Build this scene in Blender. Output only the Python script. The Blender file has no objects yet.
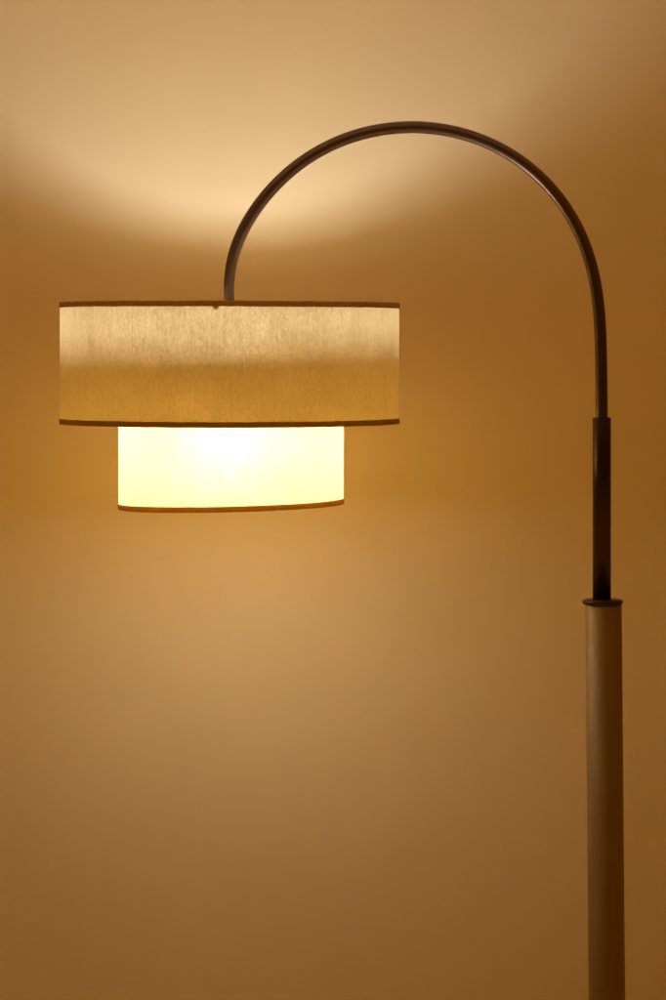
import bpy, bmesh, math, random
from mathutils import Vector

random.seed(7)
S = bpy.context.scene
PI = math.pi

# ---- scale: one photo pixel at the lamp's depth, camera height, distances
PX = 0.001357
CAM_H = 1.45
DIST = 3200 * PX
WALL_Y = 0.375


def X(px):
    return (px - 230.0) * PX


def Z(py):
    return CAM_H + (343.0 - py) * PX


# ---- camera
cam_d = bpy.data.cameras.new("camera")
cam = bpy.data.objects.new("camera", cam_d)
S.collection.objects.link(cam)
cam.location = (X(333), -DIST, CAM_H)
cam.rotation_euler = (PI / 2, 0, 0)
cam_d.sensor_fit = 'VERTICAL'
cam_d.sensor_height = 36.0
cam_d.sensor_width = 24.0
cam_d.lens = 36.0 * 3.2
cam_d.shift_y = -0.157
cam_d.clip_end = 100
S.camera = cam

# ---- dim warm air of the dark room around the lamp
w = bpy.data.worlds.new("World")
S.world = w
w.use_nodes = True
bg = w.node_tree.nodes["Background"]
bg.inputs[0].default_value = (1.06, 0.43, 0.008, 1)
# the room gives back light from floor and ceiling, little from its far side
_nt = w.node_tree
_tc = _nt.nodes.new('ShaderNodeTexCoord')
_sp = _nt.nodes.new('ShaderNodeSeparateXYZ')
_rp = _nt.nodes.new('ShaderNodeValToRGB')
_mr = _nt.nodes.new('ShaderNodeMapRange')
_mr.inputs['From Min'].default_value = -1.0
_nt.links.new(_tc.outputs['Generated'], _sp.inputs[0])
_nt.links.new(_sp.outputs['Z'], _mr.inputs['Value'])
_nt.links.new(_mr.outputs[0], _rp.inputs[0])
_e = _rp.color_ramp.elements
_e[0].position, _e[0].color = 0.0, (0.40, 0.40, 0.40, 1)
_e[1].position, _e[1].color = 1.0, (0.33, 0.33, 0.33, 1)
for _p, _v in ((0.30, 0.24), (0.46, 0.06), (0.58, 0.06), (0.75, 0.26)):
    _n = _rp.color_ramp.elements.new(_p)
    _n.color = (_v, _v, _v, 1)
_nt.links.new(_rp.outputs[0], bg.inputs[1])

S.view_settings.view_transform = 'Standard'
S.view_settings.look = 'None'
S.view_settings.exposure = 0
S.view_settings.gamma = 1
S.render.engine = 'CYCLES'
S.cycles.use_denoising = True
S.cycles.max_bounces = 16
S.cycles.diffuse_bounces = 12
S.cycles.glossy_bounces = 6
S.cycles.transmission_bounces = 12
S.cycles.sample_clamp_indirect = 0

BULB_POWER = 184.0
BULB_COL = (0.90, 1.0, 1.42)


# ---- materials
def mat(name):
    m = bpy.data.materials.new(name)
    m.use_nodes = True
    nt = m.node_tree
    nt.nodes.clear()
    out = nt.nodes.new('ShaderNodeOutputMaterial')
    return m, nt, out


def N(nt, kind, **kw):
    n = nt.nodes.new(kind)
    for k, v in kw.items():
        setattr(n, k, v)
    return n


def L(nt, a, b):
    nt.links.new(a, b)


def ramp(nt, src, p0, c0, p1, c1):
    r = N(nt, 'ShaderNodeValToRGB')
    r.color_ramp.elements[0].position = p0
    r.color_ramp.elements[0].color = (*c0, 1)
    r.color_ramp.elements[1].position = p1
    r.color_ramp.elements[1].color = (*c1, 1)
    L(nt, src, r.inputs[0])
    return r.outputs[0]


def wall_mat():
    m, nt, out = mat("painted_plaster")
    p = N(nt, 'ShaderNodeBsdfPrincipled')
    tc = N(nt, 'ShaderNodeTexCoord')
    n1 = N(nt, 'ShaderNodeTexNoise')
    n1.inputs['Scale'].default_value = 5.0
    n1.inputs['Detail'].default_value = 3
    L(nt, tc.outputs['Object'], n1.inputs['Vector'])
    col = ramp(nt, n1.outputs['Fac'], 0.3, (0.795, 0.613, 0.285), 0.7, (0.815, 0.628, 0.295))
    L(nt, col, p.inputs['Base Color'])
    p.inputs['Roughness'].default_value = 0.75
    p.inputs['Specular IOR Level'].default_value = 0.25
    n2 = N(nt, 'ShaderNodeTexNoise')
    n2.inputs['Scale'].default_value = 170.0
    n2.inputs['Detail'].default_value = 4
    L(nt, tc.outputs['Object'], n2.inputs['Vector'])
    b = N(nt, 'ShaderNodeBump')
    b.inputs['Strength'].default_value = 0.14
    b.inputs['Distance'].default_value = 0.001
    L(nt, n2.outputs['Fac'], b.inputs['Height'])
    L(nt, b.outputs[0], p.inputs['Normal'])
    L(nt, p.outputs[0], out.inputs[0])
    return m


def cloth_mat(name, thin, lo, hi, lining, fac, fwd):
    """woven paper-backed linen: a sheet that scatters and lets light through"""
    m, nt, out = mat(name)
    uv = N(nt, 'ShaderNodeUVMap')
    def fibre(sx, sy, dist, detail, rough=0.6):
        mp = N(nt, 'ShaderNodeMapping')
        mp.inputs['Scale'].default_value = (sx, sy, 1)
        L(nt, uv.outputs[0], mp.inputs[0])
        n = N(nt, 'ShaderNodeTexNoise')
        n.inputs['Scale'].default_value = 1.0
        n.inputs['Detail'].default_value = detail
        n.inputs['Roughness'].default_value = rough
        n.inputs['Distortion'].default_value = dist
        L(nt, mp.outputs[0], n.inputs['Vector'])
        return n.outputs['Fac']
    def mth(op, a, b):
        n = N(nt, 'ShaderNodeMath', operation=op)
        for i, v in enumerate((a, b)):
            if isinstance(v, (int, float)):
                n.inputs[i].default_value = v
            else:
                L(nt, v, n.inputs[i])
        return n.outputs[0]
    fine = fibre(430, 150, 1.6, 3)
    mid = fibre(230, 75, 2.4, 3)
    weave = fibre(900, 12, 0.1, 1)
    blot = fibre(18, 12, 0.5, 3)
    s = mth('ADD', mth('MULTIPLY', fine, 0.42), mth('MULTIPLY', mid, 0.30))
    s = mth('ADD', s, mth('MULTIPLY', weave, 0.16))
    s = mth('ADD', s, mth('MULTIPLY', blot, 0.12))
    col = ramp(nt, s, 0.405, lo, 0.595, hi)
    tr = N(nt, 'ShaderNodeBsdfTranslucent')
    L(nt, col, tr.inputs[0])
    df = N(nt, 'ShaderNodeBsdfDiffuse')
    df.inputs[0].default_value = (*lining, 1)
    b = N(nt, 'ShaderNodeBump')
    b.inputs['Strength'].default_value = 0.25
    b.inputs['Distance'].default_value = 0.0006
    L(nt, s, b.inputs['Height'])
    L(nt, b.outputs[0], df.inputs['Normal'])
    rf = N(nt, 'ShaderNodeBsdfRefraction')      # forward scatter: rims of the drum dimmer than its middle
    rf.inputs['Roughness'].default_value = 1.0
    rf.inputs['IOR'].default_value = 1.5
    L(nt, col, rf.inputs['Color'])
    m2 = N(nt, 'ShaderNodeMixShader')
    m2.inputs[0].default_value = fwd
    L(nt, tr.outputs[0], m2.inputs[1])
    L(nt, rf.outputs[0], m2.inputs[2])
    mx = N(nt, 'ShaderNodeMixShader')
    mx.inputs[0].default_value = fac
    L(nt, df.outputs[0], mx.inputs[1])
    L(nt, m2.outputs[0], mx.inputs[2])
    L(nt, mx.outputs[0], out.inputs[0])
    return m


def trim_mat(name, share):
    m, nt, out = mat(name)
    tc = N(nt, 'ShaderNodeTexCoord')
    n = N(nt, 'ShaderNodeTexNoise')
    n.inputs['Scale'].default_value = 160
    n.inputs['Detail'].default_value = 3
    L(nt, tc.outputs['Object'], n.inputs['Vector'])
    col = ramp(nt, n.outputs['Fac'], 0.3, (0.46, 0.30, 0.12), 0.7, (0.62, 0.41, 0.17))
    p = N(nt, 'ShaderNodeBsdfDiffuse')
    L(nt, col, p.inputs[0])
    tr = N(nt, 'ShaderNodeBsdfTranslucent')
    tr.inputs[0].default_value = (0.56, 0.36, 0.09, 1)
    mx = N(nt, 'ShaderNodeMixShader')
    mx.inputs[0].default_value = share
    L(nt, p.outputs[0], mx.inputs[1])
    L(nt, tr.outputs[0], mx.inputs[2])
    L(nt, mx.outputs[0], out.inputs[0])
    return m


def metal_mat(name, col, rough, metallic=1.0, coat=0.0, streak=0.0, amp=0.1):
    m, nt, out = mat(name)
    p = N(nt, 'ShaderNodeBsdfPrincipled')
    tc = N(nt, 'ShaderNodeTexCoord')
    mp = N(nt, 'ShaderNodeMapping')
    mp.inputs['Scale'].default_value = (120, 120, 6 if streak else 60)
    L(nt, tc.outputs['Object'], mp.inputs[0])
    n = N(nt, 'ShaderNodeTexNoise')
    n.inputs['Scale'].default_value = 1.0
    n.inputs['Detail'].default_value = 4
    L(nt, mp.outputs[0], n.inputs['Vector'])
    a = tuple(c * (1 - amp) for c in col)
    b = tuple(c * (1 + amp) for c in col)
    L(nt, ramp(nt, n.outputs['Fac'], 0.3, a, 0.7, b), p.inputs['Base Color'])
    rr = N(nt, 'ShaderNodeMapRange')
    rr.inputs['To Min'].default_value = rough * (1 - amp)
    rr.inputs['To Max'].default_value = rough * (1 + amp)
    L(nt, n.outputs['Fac'], rr.inputs[0])
    L(nt, rr.outputs[0], p.inputs['Roughness'])
    p.inputs['Metallic'].default_value = metallic
    p.inputs['Coat Weight'].default_value = coat
    p.inputs['Coat Roughness'].default_value = 0.25
    L(nt, p.outputs[0], out.inputs[0])
    return m


def bulb_mat():
    m, nt, out = mat("lit_bulb")
    e = N(nt, 'ShaderNodeEmission')
    e.inputs[0].default_value = (*BULB_COL, 1)
    e.inputs[1].default_value = BULB_POWER
    L(nt, e.outputs[0], out.inputs[0])
    return m


def flat_paint(name, col):
    m, nt, out = mat(name)
    d = N(nt, 'ShaderNodeBsdfDiffuse')
    d.inputs[0].default_value = (*col, 1)
    L(nt, d.outputs[0], out.inputs[0])
    return m


M_wall = wall_mat()
M_ceil = flat_paint("ceiling_paint", (0.88, 0.79, 0.58))
M_outer = cloth_mat("outer_linen", True, (0.36, 0.25, 0.08), (0.84, 0.63, 0.25), (0.72, 0.58, 0.33), 0.325, 0.08)
M_inner = cloth_mat("inner_linen", True, (0.63, 0.40, 0.092), (0.90, 0.58, 0.160), (0.75, 0.64, 0.42), 0.33, 0.085)
def diffuser_mat():
    m, nt, out = mat("frosted_diffuser")
    tr = N(nt, 'ShaderNodeBsdfTranslucent')
    tr.inputs[0].default_value = (0.92, 0.77, 0.60, 1)
    df = N(nt, 'ShaderNodeBsdfDiffuse')
    df.inputs[0].default_value = (0.85, 0.79, 0.60, 1)
    mx = N(nt, 'ShaderNodeMixShader')
    mx.inputs[0].default_value = 0.60
    L(nt, df.outputs[0], mx.inputs[1])
    L(nt, tr.outputs[0], mx.inputs[2])
    L(nt, mx.outputs[0], out.inputs[0])
    return m


M_trim = trim_mat('trim_tape', 0.33)
M_trim2 = trim_mat('thin_trim_tape', 0.47)
M_diff = diffuser_mat()
M_tube = metal_mat("bronze_tube", (0.135, 0.083, 0.045), 0.33, 0.9, 0.0, 0, 0.05)
M_dark = metal_mat("dark_bronze", (0.055, 0.032, 0.018), 0.34, 0.8, 0.0, 0, 0.08)
M_col = metal_mat("brown_column", (0.265, 0.175, 0.050), 0.56, 0.40, 0.0, 1, 0.08)
M_bulb = bulb_mat()
M_sock = metal_mat("socket_brass", (0.45, 0.32, 0.15), 0.35, 1.0)


# ---- mesh helpers
def link(name, verts, faces, m, parent=None, smooth=True, uvs=None):
    me = bpy.data.meshes.new(name)
    me.from_pydata(verts, [], faces)
    if uvs:
        ul = me.uv_layers.new(name="UVMap")
        for poly in me.polygons:
            for li, vi_uv in zip(poly.loop_indices, uvs[poly.index]):
                ul.data[li].uv = vi_uv
    me.validate()
    me.update()
    me.materials.append(m)
    if smooth:
        for p in me.polygons:
            p.use_smooth = True
    o = bpy.data.objects.new(name, me)
    S.collection.objects.link(o)
    if parent:
        o.parent = parent
        o.location = (0, 0, 0)
    return o


def lathe(profile, cx, cy, n=96, lean=0.0, z0=0.0, closed=False):
    """profile: (r, z) list; lean shifts x with height below z0"""
    vs, fs = [], []
    for r, z in profile:
        for i in range(n):
            a = 2 * PI * i / n
            vs.append((cx + lean * (z0 - z) + r * math.cos(a), cy + r * math.sin(a), z))
    k = len(profile)
    for j in range(k if closed else k - 1):
        j2 = (j + 1) % k
        for i in range(n):
            i2 = (i + 1) % n
            fs.append((j * n + i, j * n + i2, j2 * n + i2, j2 * n + i))
    if not closed:
        if profile[0][0] > 1e-6:
            fs.append(tuple(range(n))[::-1])
        if profile[-1][0] > 1e-6:
            fs.append(tuple((k - 1) * n + i for i in range(n)))
    return vs, fs


def cat(pts, t):
    """Catmull-Rom point i+u of a point list"""
    i = min(int(t), len(pts) - 2)
    u = t - i
    p = [pts[max(i - 1, 0)], pts[i], pts[i + 1], pts[min(i + 2, len(pts) - 1)]]
    return tuple(0.5 * ((2 * p[1][k]) + (-p[0][k] + p[2][k]) * u + (2 * p[0][k] - 5 * p[1][k] + 4 * p[2][k] - p[3][k]) * u * u
                        + (-p[0][k] + 3 * p[1][k] - 3 * p[2][k] + p[3][k]) * u ** 3) for k in range(len(p[1])))


def tube(path, rad, n=32):
    """path: Vectors in an XZ-ish curve; rad: radius or list"""
    vs, fs = [], []
    m = len(path)
    for j, p in enumerate(path):
        d = (path[min(j + 1, m - 1)] - path[max(j - 1, 0)]).normalized()
        side = Vector((0, 1, 0))
        if abs(d.dot(side)) > 0.9:
            side = Vector((0, 0, 1))
        b = d.cross(side).normalized()
        side = b.cross(d).normalized()
        r = rad[j] if isinstance(rad, (list, tuple)) else rad
        for i in range(n):
            a = 2 * PI * i / n
            q = p + b * (r * math.cos(a)) + side * (r * math.sin(a))
            vs.append(tuple(q))
    for j in range(m - 1):
        for i in range(n):
            i2 = (i + 1) % n
            fs.append((j * n + i, j * n + i2, (j + 1) * n + i2, (j + 1) * n + i))
    fs.append(tuple(range(n))[::-1])
    fs.append(tuple((m - 1) * n + i for i in range(n)))
    return vs, fs


# ---- setting: the wall
wv = [(-4, WALL_Y, -0.0), (5, WALL_Y, 0.0), (5, WALL_Y, 3.4), (-4, WALL_Y, 3.4),
      (-4, WALL_Y + 0.12, -0.0), (5, WALL_Y + 0.12, 0.0), (5, WALL_Y + 0.12, 3.4), (-4, WALL_Y + 0.12, 3.4)]
wall = link("wall", wv, [(0, 1, 2, 3), (5, 4, 7, 6), (4, 0, 3, 7), (1, 5, 6, 2), (3, 2, 6, 7), (4, 5, 1, 0)], M_wall, smooth=False)
wall["kind"] = "structure"

cz = 2.07
ci = link("ceiling", [(-4, WALL_Y, cz), (5, WALL_Y, cz), (5, -3.0, cz), (-4, -3.0, cz),
                      (-4, WALL_Y, cz + 0.1), (5, WALL_Y, cz + 0.1), (5, -3.0, cz + 0.1), (-4, -3.0, cz + 0.1)],
          [(0, 1, 2, 3), (5, 4, 7, 6), (4, 5, 1, 0), (2, 6, 7, 3), (1, 5, 6, 2), (3, 7, 4, 0)], M_ceil, smooth=False)
ci["kind"] = "structure"

# ---- the lamp
lamp = bpy.data.objects.new("floor_lamp", None)
S.collection.objects.link(lamp)
lamp.location = (0, 0, 0)
lamp["label"] = "lit arc floor lamp with two stacked linen drum shades on a curved bronze tube"
lamp["category"] = "floor lamp"

# column, slightly out of plumb
CX = X(603.5)
LEAN = 3.4 / 395
zt = Z(604.5)
RC = 18.2 * PX
vs, fs = lathe([(RC - 0.002, 0.02), (RC, 0.022), (RC, zt - 0.001), (RC - 0.001, zt)], CX, 0, 128, LEAN, zt)
link("column", vs, fs, M_col, lamp)
# foot below the picture
bx = CX + LEAN * zt
vs, fs = lathe([(0.15, 0.0), (0.152, 0.004), (0.152, 0.014), (0.148, 0.019), (0.03, 0.024)], bx, 0, 96)
link("base_plate", vs, fs, M_tube, lamp)
# flange cap
zf = Z(604.6)
rf = 20.5 * PX
th = 5.4 * PX
vs, fs = lathe([(rf - 0.003, zf), (rf - 0.0008, zf + 0.0012), (rf, zf + 0.003), (rf, zf + th - 0.0025), (rf - 0.001, zf + th - 0.0008),
                (rf - 0.003, zf + th), (9.0 * PX, zf + th + 0.0006)], X(602.6), 0, 128)
link("collar", vs, fs, M_dark, lamp)
# sleeve
rs = 9.2 * PX
zs0, zs1 = Z(600.5), Z(417.4)
vs, fs = lathe([(rs, zs0), (rs, zs1 - 0.0012), (rs - 0.0004, zs1 - 0.0004), (rs - 0.0014, zs1), (6.0 * PX, zs1 + 0.0002)], X(601.8), 0, 96)
link("sleeve", vs, fs, M_dark, lamp)

# arc tube through points measured along its centreline
C = [(229.24, 329.95), (229.73, 317.99), (229.24, 305.70), (228.86, 293.34), (229.21, 281.08), (230.57, 269.00), (233.05, 257.17), (236.64, 245.63), (241.25, 234.42), (246.77, 223.56), (253.11, 213.10), (260.16, 203.07), (267.86, 193.50), (276.14, 184.45), (284.94, 175.95), (294.24, 168.04), (304.00, 160.76), (314.19, 154.13), (324.78, 148.19), (335.73, 142.96), (347.02, 138.46), (358.59, 134.70), (370.40, 131.70), (382.40, 129.45), (394.53, 127.97), (406.75, 127.26), (418.99, 127.32), (431.19, 128.15), (443.31, 129.74), (455.30, 132.11), (467.08, 135.23), (478.63, 139.11), (489.89, 143.74), (500.81, 149.10), (511.35, 155.18), (521.45, 161.96), (531.08, 169.42), (540.18, 177.53), (548.71, 186.24), (556.63, 195.52), (563.91, 205.33), (570.50, 215.60), (576.40, 226.29), (581.58, 237.34), (586.04, 248.70), (589.81, 260.30), (592.90, 272.09), (595.37, 284.02), (597.27, 296.06), (598.69, 308.17), (599.69, 320.31), (600.37, 332.47), (600.81, 344.65), (601.09, 356.83), (601.28, 369.01), (601.42, 381.22), (601.53, 393.43), (601.61, 405.64), (601.66, 417.84), (601.69, 429.99)]
path = []
steps = 5
for i in range(len(C) - 1):
    for k in range(steps):
        x, y = cat(C, i + k / steps)
        path.append(Vector((X(x), 0, Z(y))))
path.append(Vector((X(C[-1][0]), 0, Z(C[-1][1]))))
rad = [PX * (5.2 + 0.9 * min(1, max(0, (p.z - Z(290)) / (60 * PX)))) if p.x < X(330) else PX * 6.1 for p in path]
vs, fs = tube(path, rad, 40)
link("arc_tube", vs, fs, M_tube, lamp)


# shades
def drum(name, cx, r, z0, z1, tilt, m, parent, seed, wob):
    n, rows = 256, 10
    rnd = random.Random(seed)
    ph = [(k, rnd.uniform(0, 6.28), rnd.uniform(0.3, 1)) for k in (2, 3, 5, 9)]
    def rr(a, v):
        return r + sum(wob * amp * math.sin(k * a + p + 1.3 * v) / k for k, p, amp in ph)
    vs, fs, uvs = [], [], []
    for j in range(rows + 1):
        v = j / rows
        for i in range(n):
            a = 2 * PI * i / n
            q = rr(a, v)
            x = q * math.cos(a)
            vs.append((cx + x, q * math.sin(a), z0 + (z1 - z0) * v + tilt * x))
    for j in range(rows):
        for i in range(n):
            i2 = (i + 1) % n
            fs.append((j * n + i, j * n + i2, (j + 1) * n + i2, (j + 1) * n + i))
            h = (z1 - z0) / rows
            w_ = 2 * PI * r / n
            uvs.append(((i * w_, j * h), ((i + 1) * w_, j * h), ((i + 1) * w_, (j + 1) * h), (i * w_, (j + 1) * h)))
    return link(name, vs, fs, m, parent, uvs=uvs), rr


def band(name, cx, rr, v, za, zb, tilt, parent, seed, t_out=0.0009, t_in=0.0007, rough=0.00025, m=None):
    """folded tape: a closed ring with rounded lips, slightly uneven"""
    n = 384
    rnd = random.Random(seed)
    ph = [(k, rnd.uniform(0, 6.28), rnd.uniform(0.2, 1)) for k in (3, 7, 13, 29, 61)]
    prof = [(-t_in, 0.12), (-t_in * 0.4, 0.0), (t_out * 0.5, 0.0), (t_out, 0.13), (t_out, 0.87), (t_out * 0.5, 1.0), (-t_in * 0.4, 1.0), (-t_in, 0.88)]
    vs, fs = [], []
    jit = [rnd.uniform(-1, 1) for _ in range(n)]
    for dr, u in prof:
        for i in range(n):
            a = 2 * PI * i / n
            e = sum(amp * math.sin(k * a + p) for k, p, amp in ph) * rough * 0.35 + jit[i] * rough * 0.35
            q = rr(a, v) + dr
            x = q * math.cos(a)
            vs.append((cx + x, q * math.sin(a), za + (zb - za) * u + tilt * x + e * (1 if u > 0.5 else 0.6)))
    k = len(prof)
    for j in range(k):
        j2 = (j + 1) % k
        for i in range(n):
            i2 = (i + 1) % n
            fs.append((j * n + i, j * n + i2, j2 * n + i2, j2 * n + i))
    return link(name, vs, fs, m or M_trim, parent)


RO = 169.2 * PX
RI = 112.4 * PX
OX, IX = X(229.9), X(231.2)
outer, rro = drum("outer_shade", OX, RO, Z(423), Z(303.4), 0.0, M_outer, lamp, 1, 0.0007)
band("trim", OX, rro, 1.0, Z(308.3), Z(302.8), -0.003, outer, 11, rough=0.0005)
band("trim", OX, rro, 0.0, Z(423.5), Z(418.0), 0.0, outer, 12)
TILT = 0.0235
INNER_TOP = 374
inner, rri = drum("inner_shade", IX, RI, Z(506), Z(INNER_TOP), TILT, M_inner, lamp, 2, 0.0005)
band("trim", IX, rri, 0.0, Z(506.4), Z(500.9), TILT, inner, 13, m=M_trim2)
band("trim", IX, rri, 1.0, Z(INNER_TOP + 5.5), Z(INNER_TOP - 0.5), TILT, inner, 14)

dv, df_ = [], []
nd = 96
for rr_ in (0.0008, RI * 0.5, RI - 0.0012):
    for i in range(nd):
        a = 2 * PI * i / nd
        dv.append((IX + rr_ * math.cos(a), rr_ * math.sin(a), Z(505.2) + TILT * rr_ * math.cos(a)))
for j in range(2):
    for i in range(nd):
        i2 = (i + 1) % nd
        df_.append((j * nd + i, j * nd + i2, (j + 1) * nd + i2, (j + 1) * nd + i))
df_.append(tuple(range(nd))[::-1])
link("diffuser", dv, df_, M_diff, inner)

# small clip under the top rim that holds one spider arm
a_ = PI * 1.5 - 0.048
vs, fs = lathe([(0.0034, Z(312.0)), (0.0038, Z(311.4)), (0.0038, Z(306.5)), (0.003, Z(306.0))], OX + (RO - 0.0052) * math.cos(a_), (RO - 0.0052) * math.sin(a_), 16)
link("clip", vs, fs, M_sock, outer)

# socket and bulb hanging on the lamp's axis, wire spiders holding the drums
BZ = Z(448)
rb = 0.030
bprof = [(rb * math.sin(PI * k / 24), BZ - rb * math.cos(PI * k / 24)) for k in range(0, 17)]
bprof += [(0.0215, BZ + 0.0215), (0.0190, BZ + 0.029), (0.0175, BZ + 0.040), (0.0155, BZ + 0.052), (0.0130, BZ + 0.064), (0.0115, BZ + 0.074), (0.0105, BZ + 0.080)]
vs, fs = lathe(bprof, OX, 0, 40)
bulb = link("bulb", vs, fs, M_bulb, lamp)
vs, fs = lathe([(0.0145, BZ + 0.0805), (0.0160, BZ + 0.082), (0.0160, BZ + 0.112), (0.011, BZ + 0.118), (0.006, BZ + 0.122), (0.006, Z(329.8))], OX, 0, 40)
link("socket", vs, fs, M_sock, lamp)


def spider(name, cx, r, z, tilt, parent, a0):
    vs, fs = [], []
    for k in range(3):
        a = a0 + 2 * PI * k / 3
        pts = []
        for t in (0.006, 0.3 * r, 0.6 * r, 0.92 * r, r - 0.001):
            x, y = t * math.cos(a), t * math.sin(a)
            pts.append(Vector((cx + x, y, z - 0.012 * (t / r) ** 2 * 0 + tilt * x)))
        v2, f2 = tube(pts, 0.0011, 10)
        o = len(vs)
        vs += v2
        fs += [tuple(i + o for i in f) for f in f2]
    v2, f2 = lathe([(0.010, z - 0.003), (0.010, z + 0.003)], cx, 0, 24)
    o = len(vs)
    vs += v2
    fs += [tuple(i + o for i in f) for f in f2]
    return link(name, vs, fs, M_sock, parent)


spider("spider", OX, RO, Z(309), 0, outer, PI * 1.5 - 0.05)
spider("spider", IX, RI, Z(INNER_TOP + 3), TILT, inner, PI / 2 + 0.2)
